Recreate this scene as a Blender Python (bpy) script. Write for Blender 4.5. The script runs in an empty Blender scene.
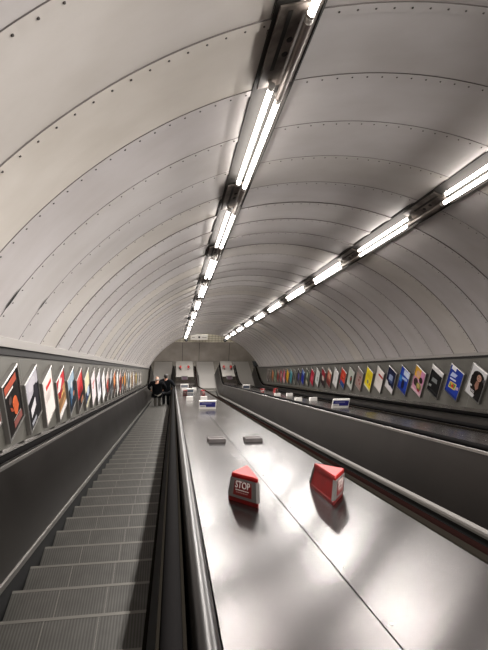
import bpy, bmesh, math, random
from math import sin, cos, tan, radians, pi, sqrt
from mathutils import Vector, Matrix, Euler
random.seed(4)
scene = bpy.context.scene
COL = scene.collection
TILT = radians(30.0)
C30, S30 = cos(TILT), sin(TILT)
LIFT = 15.49                      # camera height over the lower landing

# ---------------------------------------------------------------- frames
# shaft coordinates: x to the right, y perpendicular to the slope (downwards), z along the slope (downhill)
def W(x, y, z):
    return Vector((x, z*C30 - y*S30, -z*S30 - y*C30 + LIFT))
def LV(x, y, z):
    return Vector((x, z, -y))     # local vector of an object tilted with the shaft

# ---------------------------------------------------------------- materials
def lin(h):
    h = h.lstrip('#'); o = []
    for i in (0, 2, 4):
        c = int(h[i:i+2], 16)/255
        o.append(c/12.92 if c <= .04045 else ((c+.055)/1.055)**2.4)
    return (o[0], o[1], o[2], 1)
def mat(name, col, rough=.5, metal=0.0, spec=.5, emit=None, estr=0, coat=0):
    m = bpy.data.materials.new(name); m.use_nodes = True
    b = m.node_tree.nodes['Principled BSDF']
    b.inputs['Base Color'].default_value = lin(col) if isinstance(col, str) else col
    b.inputs['Roughness'].default_value = rough
    b.inputs['Metallic'].default_value = metal
    b.inputs['Specular IOR Level'].default_value = spec
    if coat: b.inputs['Coat Weight'].default_value = coat; b.inputs['Coat Roughness'].default_value = .2
    if emit:
        b.inputs['Emission Color'].default_value = lin(emit); b.inputs['Emission Strength'].default_value = estr
    return m
def nodes(m):
    return m.node_tree.nodes, m.node_tree.links, m.node_tree.nodes['Principled BSDF']
def noisy(m, c1, c2, scale=(1, 1, 1), nscale=3.0, detail=5, rough=None, bump=0, lo=.35, hi=.65):
    """mottled colour (and roughness, bump) from stretched noise in object space"""
    n, l, b = nodes(m)
    tc = n.new('ShaderNodeTexCoord'); mp = n.new('ShaderNodeMapping'); mp.inputs['Scale'].default_value = scale
    nz = n.new('ShaderNodeTexNoise'); nz.inputs['Scale'].default_value = nscale; nz.inputs['Detail'].default_value = detail
    rp = n.new('ShaderNodeValToRGB')
    rp.color_ramp.elements[0].position = lo; rp.color_ramp.elements[1].position = hi
    rp.color_ramp.elements[0].color = lin(c1); rp.color_ramp.elements[1].color = lin(c2)
    l.new(tc.outputs['Object'], mp.inputs['Vector']); l.new(mp.outputs['Vector'], nz.inputs['Vector'])
    l.new(nz.outputs['Fac'], rp.inputs['Fac']); l.new(rp.outputs['Color'], b.inputs['Base Color'])
    if rough:
        mr = n.new('ShaderNodeMapRange'); mr.inputs['From Min'].default_value = .3; mr.inputs['From Max'].default_value = .7
        mr.inputs['To Min'].default_value = rough[0]; mr.inputs['To Max'].default_value = rough[1]
        l.new(nz.outputs['Fac'], mr.inputs['Value']); l.new(mr.outputs['Result'], b.inputs['Roughness'])
    if bump:
        bp = n.new('ShaderNodeBump'); bp.inputs['Strength'].default_value = bump; bp.inputs['Distance'].default_value = .02
        l.new(nz.outputs['Fac'], bp.inputs['Height']); l.new(bp.outputs['Normal'], b.inputs['Normal'])
    return m

RING0, RING = 1.83, .726
def vault_material():
    m = mat('painted vault panels', '#c9c2bd', .29)
    n, l, b = nodes(m)
    tc = n.new('ShaderNodeTexCoord'); sp = n.new('ShaderNodeSeparateXYZ'); l.new(tc.outputs['Object'], sp.inputs[0])
    def math(op, a, v=None):
        q = n.new('ShaderNodeMath'); q.operation = op
        l.new(a, q.inputs[0])
        if v is not None:
            if isinstance(v, (int, float)): q.inputs[1].default_value = v
            else: l.new(v, q.inputs[1])
        return q.outputs[0]
    ring = math('FLOOR', math('DIVIDE', math('SUBTRACT', sp.outputs['Y'], RING0), RING))
    lane = math('ADD', math('GREATER_THAN', sp.outputs['X'], .75), math('GREATER_THAN', sp.outputs['X'], 3.3))
    wn = n.new('ShaderNodeTexWhiteNoise'); wn.noise_dimensions = '2D'
    cb = n.new('ShaderNodeCombineXYZ'); l.new(ring, cb.inputs[0]); l.new(lane, cb.inputs[1]); l.new(cb.outputs[0], wn.inputs['Vector'])
    r1 = n.new('ShaderNodeValToRGB')
    e = r1.color_ramp.elements
    e[0].color = lin('#b8b3b2'); e[1].color = lin('#c6c0b8')
    x = e.new(.35); x.color = lin('#bebab9'); x = e.new(.7); x.color = lin('#bab6b4')
    l.new(wn.outputs['Value'], r1.inputs['Fac'])
    mp = n.new('ShaderNodeMapping'); mp.inputs['Scale'].default_value = (1, 1.6, 1)
    l.new(tc.outputs['Object'], mp.inputs['Vector'])
    nz = n.new('ShaderNodeTexNoise'); nz.inputs['Scale'].default_value = 1.7; nz.inputs['Detail'].default_value = 6
    l.new(mp.outputs['Vector'], nz.inputs['Vector'])
    r2 = n.new('ShaderNodeValToRGB'); r2.color_ramp.elements[0].position = .3; r2.color_ramp.elements[1].position = .7
    r2.color_ramp.elements[0].color = (.86, .85, .83, 1); r2.color_ramp.elements[1].color = (1, 1, 1, 1)
    l.new(nz.outputs['Fac'], r2.inputs['Fac'])
    mx = n.new('ShaderNodeMix'); mx.data_type = 'RGBA'; mx.blend_type = 'MULTIPLY'; mx.inputs['Factor'].default_value = 1
    l.new(r1.outputs['Color'], mx.inputs['A']); l.new(r2.outputs['Color'], mx.inputs['B'])
    l.new(mx.outputs['Result'], b.inputs['Base Color'])
    bp = n.new('ShaderNodeBump'); bp.inputs['Strength'].default_value = .12; bp.inputs['Distance'].default_value = .03
    l.new(nz.outputs['Fac'], bp.inputs['Height']); l.new(bp.outputs['Normal'], b.inputs['Normal'])
    return m

def tread_material():
    m = mat('grooved step metal', '#5c5a55', .5, .3)
    n, l, b = nodes(m)
    tc = n.new('ShaderNodeTexCoord')
    sp = n.new('ShaderNodeSeparateXYZ'); l.new(tc.outputs['Object'], sp.inputs[0])
    mu = n.new('ShaderNodeMath'); mu.operation = 'MULTIPLY'; mu.inputs[1].default_value = 2*pi/.0195
    l.new(sp.outputs['X'], mu.inputs[0])
    sn = n.new('ShaderNodeMath'); sn.operation = 'SINE'; l.new(mu.outputs[0], sn.inputs[0])
    mr = n.new('ShaderNodeMapRange'); mr.inputs['From Min'].default_value = -.6; mr.inputs['From Max'].default_value = .6
    l.new(sn.outputs[0], mr.inputs['Value'])
    nz = n.new('ShaderNodeTexNoise'); nz.inputs['Scale'].default_value = 9; nz.inputs['Detail'].default_value = 4
    oi = n.new('ShaderNodeObjectInfo')
    ad = n.new('ShaderNodeVectorMath'); ad.operation = 'ADD'
    l.new(tc.outputs['Object'], ad.inputs[0]); l.new(oi.outputs['Random'], ad.inputs[1]); l.new(ad.outputs[0], nz.inputs['Vector'])
    r = n.new('ShaderNodeValToRGB'); r.color_ramp.elements[0].color = lin('#32312c'); r.color_ramp.elements[1].color = lin('#454340')
    l.new(mr.outputs['Result'], r.inputs['Fac'])
    r2 = n.new('ShaderNodeValToRGB'); r2.color_ramp.elements[0].position = .3; r2.color_ramp.elements[1].position = .7
    r2.color_ramp.elements[0].color = (.72, .72, .7, 1); r2.color_ramp.elements[1].color = (1, 1, 1, 1)
    l.new(nz.outputs['Fac'], r2.inputs['Fac'])
    mx = n.new('ShaderNodeMix'); mx.data_type = 'RGBA'; mx.blend_type = 'MULTIPLY'; mx.inputs['Factor'].default_value = 1
    l.new(r.outputs['Color'], mx.inputs['A']); l.new(r2.outputs['Color'], mx.inputs['B'])
    l.new(mx.outputs['Result'], b.inputs['Base Color'])
    return m

def deck_material():
    m = mat('brushed steel deck', '#b9b1ae', .4, .9)
    n, l, b = nodes(m)
    tc = n.new('ShaderNodeTexCoord')
    mp = n.new('ShaderNodeMapping'); mp.inputs['Scale'].default_value = (26, .9, 1); l.new(tc.outputs['Object'], mp.inputs['Vector'])
    nz = n.new('ShaderNodeTexNoise'); nz.inputs['Scale'].default_value = 2.2; nz.inputs['Detail'].default_value = 8
    l.new(mp.outputs['Vector'], nz.inputs['Vector'])
    n2 = n.new('ShaderNodeTexNoise'); n2.inputs['Scale'].default_value = 1.9; n2.inputs['Detail'].default_value = 4
    l.new(tc.outputs['Object'], n2.inputs['Vector'])
    r = n.new('ShaderNodeValToRGB'); r.color_ramp.elements[0].position = .3; r.color_ramp.elements[1].position = .7
    r.color_ramp.elements[0].color = lin('#34302f'); r.color_ramp.elements[1].color = lin('#3d3938')
    l.new(nz.outputs['Fac'], r.inputs['Fac']); l.new(r.outputs['Color'], b.inputs['Base Color'])
    mr = n.new('ShaderNodeMapRange'); mr.inputs['From Min'].default_value = .3; mr.inputs['From Max'].default_value = .7
    mr.inputs['To Min'].default_value = .22; mr.inputs['To Max'].default_value = .26
    l.new(n2.outputs['Fac'], mr.inputs['Value']); l.new(mr.outputs['Result'], b.inputs['Roughness'])
    n3 = n.new('ShaderNodeTexNoise'); n3.inputs['Scale'].default_value = 1.3; n3.inputs['Detail'].default_value = 1
    l.new(tc.outputs['Object'], n3.inputs['Vector'])
    bp = n.new('ShaderNodeBump'); bp.inputs['Strength'].default_value = .2; bp.inputs['Distance'].default_value = .03
    l.new(n3.outputs['Fac'], bp.inputs['Height']); l.new(bp.outputs['Normal'], b.inputs['Coat Normal'])
    b.inputs['Anisotropic'].default_value = .9
    cx = n.new('ShaderNodeCombineXYZ'); cx.inputs[0].default_value = 1
    l.new(cx.outputs[0], b.inputs['Tangent'])       # the grain runs down the deck, reflections smear across it
    b.inputs['Coat Weight'].default_value = .05; b.inputs['Coat Roughness'].default_value = .2
    return m

M = {}
M['vault'] = vault_material()
M['groove'] = mat('dark gap', '#1b1917', .8)
M['joint'] = mat('panel joint', '#7c7673', .6)
M['rivet'] = mat('rivet', '#4a4542', .4, .5)
M['tray'] = mat('grey tray', '#383634', .6, spec=.1)
M['gear'] = noisy(mat('gear plate', '#5d544d', .6), '#3d3630', '#7a716a', nscale=6)
M['cover'] = mat('lamp cover metal', '#7a726c', .4, .7)
M['tube'] = mat('lit tube', '#ffffff', .4, emit='#fff7f0', estr=24)
M['cap'] = mat('tube cap', '#c8c4be', .3, .6)
M['cornice'] = mat('cornice metal', '#85817d', .45, .3)
M['band'] = noisy(mat('advert band', '#6d6a62', .45, .3), '#4d4b45', '#5d5b55', nscale=2.5, rough=(.4, .55))
M['steel'] = noisy(mat('steel', '#9d9994', .3, 1.0), '#53504e', '#62605d', (20, 1, 1), 3)
M['bright'] = mat('bright trim', '#83807c', .3, 1.0)
M['dark_panel'] = noisy(mat('dark balustrade steel', '#5a5753', .34, .85), '#211d1a', '#272320', (1, 1, 1), 1.2, rough=(.36, .4))
M['bronze'] = mat('dark capping', '#151310', .8, 0, spec=.0)
M['rubber_reddish'] = mat('black rubber with reddish reflection', '#0f0706', .9, spec=0)  # black handrail, its reddish reflection put into the base colour
M['ledge'] = mat('glossy ledge steel', '#5e5b57', .16, 1.0)
M['level'] = mat('level deck plate', '#7d7a76', .42, .45)
M['rubber'] = mat('black rubber', '#0c0b0b', .85, spec=.02)
M['skirt'] = mat('black skirt', '#080808', .7, spec=.2)
M['tread'] = tread_material()
M['nosing'] = mat('worn step edge', '#5d5b56', .45, .6)
M['deck'] = deck_material()
M['red'] = noisy(mat('red plastic', '#9c1512', .5, spec=.25), '#750c0a', '#8a110f', nscale=8)
M['red_dark'] = mat('red label', '#6d0d0c', .4)
M['capping'] = mat('steel capping', '#2f2d2c', .3, 1.0)
M['surround'] = mat('stop unit surround', '#83807d', .4, .6)
M['plate'] = mat('polished landing plate', '#a3a09d', .32, .6)
M['white'] = mat('white paint', '#e6e3dd', .5)
M['blue'] = mat('blue sign', '#23246e', .45)
M['grey'] = noisy(mat('grey block', '#5b5755', .8, .0, spec=.05), '#4d4948', '#605c5b', nscale=5)
M['black'] = mat('black', '#101010', .5)
M['frame'] = mat('dark frame side', '#6f6c68', .45, .3)
M['frame_lip'] = mat('frame lip', '#a8a6a2', .35, .9)
M['brownwall'] = noisy(mat('end wall cladding', '#8f8880', .5), '#88817a', '#98918a', nscale=1.5)
M['tile'] = None
M['landing'] = noisy(mat('landing floor', '#6b6761', .4, .1), '#5f5b56', '#76726b', nscale=4)

def tile_material():
    m = mat('cream tiles', '#bdb7a6', .3)
    n, l, b = nodes(m)
    tc = n.new('ShaderNodeTexCoord'); mp = n.new('ShaderNodeMapping'); mp.inputs['Rotation'].default_value = (radians(90), 0, 0)
    bk = n.new('ShaderNodeTexBrick'); bk.inputs['Scale'].default_value = 1
    bk.inputs['Brick Width'].default_value = .22; bk.inputs['Row Height'].default_value = .16; bk.inputs['Mortar Size'].default_value = .012
    bk.offset = 0
    bk.inputs['Color1'].default_value = lin('#c4bead'); bk.inputs['Color2'].default_value = lin('#b5ae9c'); bk.inputs['Mortar'].default_value = lin('#6e685c')
    l.new(tc.outputs['Object'], mp.inputs['Vector']); l.new(mp.outputs['Vector'], bk.inputs['Vector']); l.new(bk.outputs['Color'], b.inputs['Base Color'])
    return m
M['tile'] = tile_material()

PM = {}
def pm(hexc):
    if hexc not in PM:
        c = lin(hexc); PM[hexc] = mat('ink ' + hexc, (c[0]*.66, c[1]*.66, c[2]*.66, 1), .55, spec=.06)
    return PM[hexc]

# ---------------------------------------------------------------- mesh builder
class MB:
    def __init__(s): s.v = []; s.f = []; s.mi = []; s.m = []; s.sm = []
    def slot(s, m):
        if m not in s.m: s.m.append(m)
        return s.m.index(m)
    def add(s, verts, faces, m, smooth=False):
        o = len(s.v); i = s.slot(m)
        s.v += [tuple(q) for q in verts]
        for f in faces:
            s.f.append([k+o for k in f]); s.mi.append(i); s.sm.append(smooth)
    def box(s, x0, x1, y0, y1, z0, z1, m, bev=0.0):
        if bev <= 0:
            v = [(x, y, z) for x in (x0, x1) for y in (y0, y1) for z in (z0, z1)]
            f = [(0, 1, 3, 2), (4, 6, 7, 5), (0, 4, 5, 1), (2, 3, 7, 6), (0, 2, 6, 4), (1, 5, 7, 3)]
            s.add(v, f, m)
        else:
            bm = bmesh.new(); bmesh.ops.create_cube(bm, size=1)
            for q in bm.verts:
                q.co = Vector(((x0+x1)/2+q.co.x*(x1-x0), (y0+y1)/2+q.co.y*(y1-y0), (z0+z1)/2+q.co.z*(z1-z0)))
            bmesh.ops.bevel(bm, geom=bm.edges[:], offset=bev, segments=2, affect='EDGES')
            bm.verts.index_update()
            s.add([q.co[:] for q in bm.verts], [[q.index for q in f.verts] for f in bm.faces], m); bm.free()
    def loft(s, rings, m, cap=True, smooth=False, closed=True):
        n = len(rings[0]); v = [p for r in rings for p in r]; f = []
        for i in range(len(rings)-1):
            for k in range(n if closed else n-1):
                a = i*n+k; b_ = i*n+(k+1) % n
                f.append((a, b_, b_+n, a+n))
        s.add(v, f, m, smooth)
        if cap:
            o = len(s.v)-len(v); i = s.slot(m)
            s.f.append([o+k for k in range(n)][::-1]); s.mi.append(i); s.sm.append(False)
            s.f.append([o+len(v)-n+k for k in range(n)]); s.mi.append(i); s.sm.append(False)
    def tube(s, a, b, r, m, seg=10, r2=None):
        a, b = Vector(a), Vector(b); d = (b-a).normalized()
        u = d.orthogonal().normalized(); w = d.cross(u)
        r2 = r if r2 is None else r2
        rg = [[p + (u*cos(t)+w*sin(t))*q for t in [2*pi*k/seg for k in range(seg)]] for p, q in ((a, r), (b, r2))]
        s.loft(rg, m, True, True)
    def blob(s, c, rx, ry, rz, m, seg=14, rings=9):
        rg = []
        for i in range(1, rings):
            t = pi*i/rings
            rg.append([(c[0]+rx*sin(t)*cos(2*pi*k/seg), c[1]+ry*sin(t)*sin(2*pi*k/seg), c[2]-rz*cos(t)) for k in range(seg)])
        s.loft(rg, m, True, True)
    def build(s, name, parent=None, fix=True):
        me = bpy.data.meshes.new(name); me.from_pydata(s.v, [], s.f)
        for m in s.m: me.materials.append(m)
        for p, i, sm in zip(me.polygons, s.mi, s.sm): p.material_index = i; p.use_smooth = sm
        if fix:
            bm = bmesh.new(); bm.from_mesh(me); bmesh.ops.recalc_face_normals(bm, faces=bm.faces); bm.to_mesh(me); bm.free()
        me.update()
        o = bpy.data.objects.new(name, me); COL.objects.link(o)
        if parent: o.parent = parent
        return o

def tag(o, label=None, cat=None, group=None, kind=None):
    if label: o['label'] = label
    if cat: o['category'] = cat
    if group: o['group'] = group
    if kind: o['kind'] = kind
    return o
def empty(name, loc, rot=(0, 0, 0), label=None, cat=None, group=None):
    o = bpy.data.objects.new(name, None); o.empty_display_size = .1; COL.objects.link(o)
    o.location = loc; o.rotation_euler = rot
    return tag(o, label, cat, group)
SH = (-TILT, 0, 0)
def shaft_empty(name, x, y, z, label, cat, group=None):
    return empty(name, W(x, y, z), SH, label, cat, group)
def struct(mb, name, shaft=True, fix=True):
    o = mb.build(name, None, fix)
    if shaft: o.rotation_euler = SH; o.location = (0, 0, LIFT)
    o['kind'] = 'structure'
    return o
def copy_tree(o, parent=None):
    c = o.copy(); COL.objects.link(c)
    if parent: c.parent = parent
    for ch in [q for q in COL.objects if q.parent == o]: copy_tree(ch, c)
    return c

# ---------------------------------------------------------------- slope path (sweeps)
YN = 1.72                        # nosing line below the camera, perpendicular to slope
ZPI, RB = 28.3, 5.0              # where slope meets landing, bend radius
Z0 = -6.0
def path(L, zs=Z0, step=None):
    """points (z, y, nz, ny) along the nosing line; n points up and away from the floor"""
    out = []
    zt = ZPI - RB*tan(radians(15))
    k = 12
    for i in range(k+1):
        out.append((zs+(zt-zs)*i/k, YN, 0.0, -1.0))
    for i in range(1, 9):
        a = TILT*i/8
        # centre of bend lies RB above the slope
        out.append((zt+RB*sin(a), YN-RB*(1-cos(a)), -sin(a), -cos(a)))
    zb, yb = out[-1][0], out[-1][1]
    t0 = RB*tan(radians(15))
    if L > t0:
        out.append((zb+(L-t0)*C30, yb-(L-t0)*S30, -S30, -C30))
    return out
def sweep(mb, prof, m, L=3.2, org=(0, 0, 0), smooth=False, closed=True, zs=Z0, cap=True):
    """prof: (x, y) pairs, y measured on the slope; swept along the escalator path"""
    rings = []
    for (pz, py, nz, ny) in path(L, zs):
        r = []
        for (x, y) in prof:
            h = YN-y
            q = LV(x, py+ny*h, pz+nz*h) - LV(*org)
            r.append(q)
        rings.append(r)
    mb.loft(rings, m, cap, smooth, closed)
def rect(x0, x1, y0, y1): return [(x0, y0), (x1, y0), (x1, y1), (x0, y1)]
def oval(cx, cy, rx, ry, n=12): return [(cx+rx*cos(2*pi*k/n), cy+ry*sin(2*pi*k/n)) for k in range(n)]
def strip(a, b, t):
    """thin panel profile from a to b with thickness t to the right of travel"""
    d = Vector((b[0]-a[0], b[1]-a[1])).normalized(); n = Vector((-d.y, d.x))*t
    return [a, b, (b[0]+n.x, b[1]+n.y), (a[0]+n.x, a[1]+n.y)]

# ---------------------------------------------------------------- shaft shell
R = 4.0
CX, CY = .5067*R, .3854*R
XL, XR = -1.54, 5.50
A0 = math.asin((CY+.26)/R)
ZEND = 29.5
vb = MB()
SEG = 72
angs = [A0 + (pi-2*A0)*k/SEG for k in range(SEG+1)]
def ringpts(r, z): return [LV(CX+r*cos(a), CY-r*sin(a), z) for a in angs]
zr = RING0 - RING*10
while zr < ZEND-.05:
    e = min(zr+RING, ZEND)
    vb.loft([ringpts(3.994, zr-.001), ringpts(4.008, zr), ringpts(4.008, zr+.005), ringpts(3.993, zr+.0052)], M['joint'], False, False, False)
    vb.loft([ringpts(3.993, zr+.0052), ringpts(3.993, zr+.085), ringpts(4.0, zr+.089)], M['vault'], False, False, False)
    dr = random.uniform(-.006, .005)
    vb.loft([ringpts(4.0, zr+.089), ringpts(4.0+dr*.4, (zr+e)/2), ringpts(4.0+dr, e-.001)], M['vault'], False, True, False)
    if 0.5 < zr < 15:
        n = 66
        for k in range(n):
            a = A0+.03+(pi-2*A0-.06)*k/(n-1)
            if abs(a-radians(108.8)) < .05 or abs(a-radians(70.2)) < .05: continue
            c = LV(CX+3.992*cos(a), CY-3.992*sin(a), zr+.05)
            nn = LV(-cos(a), sin(a), 0); t1 = LV(0, 0, 1); t2 = LV(-sin(a), -cos(a), 0)
            rg = [[c+nn*h+(t1*cos(q)+t2*sin(q))*rr for q in [2*pi*j/7 for j in range(7)]] for rr, h in ((.009, -.002), (.006, .004))]
            vb.loft(rg, M['rivet'], True, False)
    zr += RING
# portal rim at the lower end, outer back face
vb.loft([ringpts(4.0, ZEND), ringpts(4.25, ZEND)], M['brownwall'], False, False, False)
# two torn dark gaps beside panel joints on the left flank
for (ang, k, wd, ln) in ((147.2, 3, .016, .26), (146.0, 4, .012, .2)):
    zz = RING0+RING*k-.02; a = radians(ang)
    pts = [(-.5, 0), (-.2, .7), (.2, 1), (.5, .2), (.3, -.25), (-.1, -.3)]
    vb.add([LV(CX+3.989*cos(a+p[0]*ln/4), CY-3.989*sin(a+p[0]*ln/4), zz+p[1]*wd*2) for p in pts], [tuple(range(6))], M['groove'])
struct(vb, 'ceiling', fix=False)

def lbox(name, x0, x1, y0, y1, z0, z1, m):
    b = MB(); b.box(x0, x1, z0, z1, -y1, -y0, m); return struct(b, name)
# advert walls: metal bands with joints
def advert_wall(name, x, sgn, ybot):
    b = MB()
    b.box(min(x, x+sgn*.12), max(x, x+sgn*.12), Z0, 37, -3.0, .24, M['band'])
    zz = 1.0
    while zz < 27:                 # plumb joints between the backing sheets
        a, c = LV(x-sgn*.0015, -.16, zz-.09), LV(x-sgn*.0015, ybot, zz+.38)
        dz = LV(0, 0, .012)
        b.add([a, a+dz, c+dz, c], [(0, 1, 2, 3)], M['frame'])
        zz += 1.32
    return struct(b, name)
advert_wall('wall_left', XL, -1, .69)
advert_wall('wall_right', XR, 1, .69)
lbox('trim_1', XL-.02, XL+.045, -.32, -.235, Z0, ZEND, M['cornice'])
lbox('trim_2', XR-.045, XR+.02, -.32, -.265, Z0, ZEND, M['cornice'])
lbox('shadow_gap_left', XL-.02, XL+.02, -.235, -.165, Z0, ZEND, M['groove'])  # black strip drawn for the shadow gap under the left cornice
lbox('shadow_gap_right', XR-.02, XR+.02, -.265, -.225, Z0, ZEND, M['groove'])  # same painted shadow strip below the right cornice
lbox('light_leak_slab', XL-.1, XR+.1, 2.45, 2.6, Z0, 26.3, M['skirt'])  # unseen slab under the steps, added to close light leaks
lbox('wall_back', XL-.6, XR+.6, -2.7, 2.45, Z0-.15, Z0-.02, M['vault'])

# landing (level)
FY = W(0, YN, ZPI).y
ENDY = W(0, -.63, 32.4).y
def wbox(name, x0, x1, y0, y1, z0, z1, m):
    b = MB(); b.box(x0, x1, y0, y1, z0, z1, m); return struct(b, name, shaft=False)
wbox('floor', XL-.1, XR+.1, FY-1.2, ENDY+.3, -.25, -.02, M['landing'])
b = MB(); b.box(XL-.9, XR+.9, ENDY, ENDY+.2, -.02, 1.45, M['brownwall'])
for x in (.62, 1.78, 3.9): b.box(x-.012, x+.012, ENDY-.006, ENDY, 0, 1.45, M['groove'])
b.box(XL-.9, XR+.9, ENDY-.03, ENDY, 1.43, 1.49, M['brownwall'])
b.box(XL-.9, XR+.9, ENDY, ENDY+.2, 1.45, 4.2, M['tile'])
struct(b, 'wall_end', shaft=False)
wbox('wall_landing_left', XL-.9, XL-.75, W(0, 0, 29).y, ENDY, -.02, 4.2, M['tile'])
wbox('wall_landing_right', XR+.75, XR+.9, W(0, 0, 29).y, ENDY, -.02, 4.2, M['tile'])
wbox('ceiling_landing', XL-.9, XR+.9, ENDY-1.9, ENDY+.2, 4.2, 4.35, M['tile'])

# ---------------------------------------------------------------- light rows
GAP0, GAPS = 2.83, 2.656
TUBE_L = 1.78
LAMP_W = 82; LAND_W = 45; LEAN = radians(15)
def light_frame(ang):
    a = radians(ang)
    base = Vector((CX+R*cos(a), CY-R*sin(a)))      # (x, y)
    inn = Vector((-cos(a), sin(a)))                # towards the shaft axis
    tan_ = Vector((sin(a), cos(a)))                # to the right along the vault
    return base, inn, tan_
def make_trough(ang, side):
    base, inn, tn = light_frame(ang)
    o = shaft_empty('lighting_trough', base.x, base.y, 0, 'long white metal trough holding the %s row of tube lights on the vault' % side, 'lighting trough', None)
    def sw(prof, m, nm):
        b = MB()
        rg = [[LV(*( (tn*t+inn*n).x, (tn*t+inn*n).y, z)) for (t, n) in prof] for z in (Z0+.1, ZEND-.1)]
        b.loft(rg, m); return b.build(nm, o)
    sw([(-.165, .0), (-.165, .014), (-.15, .014), (-.15, .012), (.15, .012), (.152, .05), (.165, .05), (.165, 0)], M['tray'], 'tray')
    sw([(-.190, -.02), (-.190, .004), (-.168, .004), (-.168, -.02)], M['groove'], 'edge_gap')
    sw([(.172, -.02), (.172, .022), (.186, .022), (.186, -.02)], M['bright'], 'edge_strip')
    return o
make_trough(108.8, 'left'); make_trough(70.3, 'right')
def make_light(ang, k, label, group):
    base, inn, tn = light_frame(ang)
    zc = GAP0+GAPS*k
    o = shaft_empty('tube_light', base.x, base.y, zc, label, 'ceiling light', group)
    def P(t, n, z): v = tn*t+inn*n; return LV(v.x, v.y, z)
    z1 = GAPS-.44
    for (t, off, r) in ((.05, .11, .024), (-.055, -.1, .021)):
        a, c = .44+off, .44+off+TUBE_L
        b = MB(); b.tube(P(t, .088, a), P(t, .088, c), r, M['tube'], 12); tb = b.build('tube', o)
        for q in (a-.009, c+.009):
            b = MB(); b.tube(P(t, .088, q-.021), P(t, .088, q+.021), r*1.25, M['cap'], 12); b.tube(P(t, .03, q), P(t, .07, q), .014, M['cap'], 8)
            b.build('lamp_holder', tb)
        la = bpy.data.lights.new('tube_glow', 'AREA'); la.shape = 'RECTANGLE'; la.size = r*2; la.size_y = TUBE_L-.04
        la.energy = LAMP_W; la.spread = radians(158); la.color = (1.0, .955, .92)
        lo = bpy.data.objects.new('tube_glow', la); COL.objects.link(lo); lo.parent = o
        iv = LV(inn.x, inn.y, 0).normalized()
        zx = -(iv*cos(LEAN)-LV(tn.x, tn.y, 0)*sin(LEAN)).normalized(); yx = Vector((0, 1, 0)); xx = yx.cross(zx)
        lo.matrix_local = Matrix.Translation(P(t, .088+r+.002, (a+c)/2)) @ Matrix((xx, yx, zx)).transposed().to_4x4()
    # dark gear section in the gap uphill of the tubes
    b = MB()
    rg = [[P(t, n, z) for (t, n) in ((-.145, .031), (-.145, .045), (.145, .045), (.145, .031))] for z in (-.40, .40)]
    b.loft(rg, M['gear'])
    rg = [[P(t, n, z) for (t, n) in ((-.085, .04), (-.085, .047), (-.055, .047), (-.055, .04))] for z in (-.36, .2)]
    b.loft(rg, M['groove'])
    for zz in (-.1, .04): b.tube(P(-.01, .04, zz), P(-.01, .052, zz), .022, M['groove'], 10)
    b.build('gear_plate', o)
    b = MB(); b.tube(P(.052, .086, -.36), P(.052, .086, .52), .03, M['cover'], 12)
    b.build('lamp_cover', o)
    return o
ORD = ['nearest', 'second', 'third', 'fourth', 'fifth', 'sixth', 'seventh', 'eighth', 'ninth', 'tenth', 'eleventh', 'twelfth']
for ang, side in ((108.8, 'left'), (70.3, 'right')):
    k0 = -1 if side == 'left' else 0
    for k in range(-3, 10):
        if k < k0:
            lab = 'twin tube ceiling light of the %s row, behind the viewer and out of view' % side
        else:
            lab = '%s pair of lit white tubes from the viewer in the %s row of ceiling lights' % (ORD[k-k0], side)
        make_light(ang, k, lab, 'tube lights in the %s row' % side)
# black units at the end of both rows
for ang, side in ((108.8, 'left'), (70.3, 'right')):
    base, inn, tn = light_frame(ang); p = base+inn*.2
    o = shaft_empty('dome_camera', p.x, p.y, ZEND-.25, 'small black domed unit hanging at the far end of the %s light row' % side, 'camera')
    b = MB(); b.blob((0, 0, 0), .13, .13, .13, M['black']); b.build('dome', o)
    v = LV(inn.x, inn.y, 0)*-1
    b = MB(); b.tube((0, 0, 0), v*.2, .05, M['black'], 10); b.build('bracket', o)

# ---------------------------------------------------------------- escalators
def step_mesh():
    b = MB()
    w = 1.0; d = .4; t = .03
    b.box(-w/2, w/2, -d, -.022, -t, 0, M['tread'])
    b.box(-w/2, w/2, -.022, 0, -t, .0015, M['nosing'])
    # curved riser under the nosing
    rg = []
    for i in range(6):
        q = i/5
        rg.append([(-w/2, -.004-.09*q*q, -t-.17*q), (w/2, -.004-.09*q*q, -t-.17*q), (w/2, -.014-.09*q*q, -t-.17*q), (-w/2, -.014-.09*q*q, -t-.17*q)])
    b.loft(rg, M['tread'])
    for x in (-.17, .17): b.box(x-.003, x+.003, -d, 0, -.001, .0022, M['nosing'])
    return b
SM = None
def nose(s):
    """world (Y, Z) of the nosing path at horizontal distance s from the camera"""
    zt = ZPI - RB*tan(radians(15))
    p0 = W(0, YN, zt); pe = W(0, YN, ZPI)
    if s <= p0.y: return p0.z + (p0.y-s)*tan(TILT)
    ye = pe.y + RB*tan(radians(15))
    if s >= ye: return 0.0
    c = ye - s
    return RB - sqrt(RB*RB-c*c)
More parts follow.
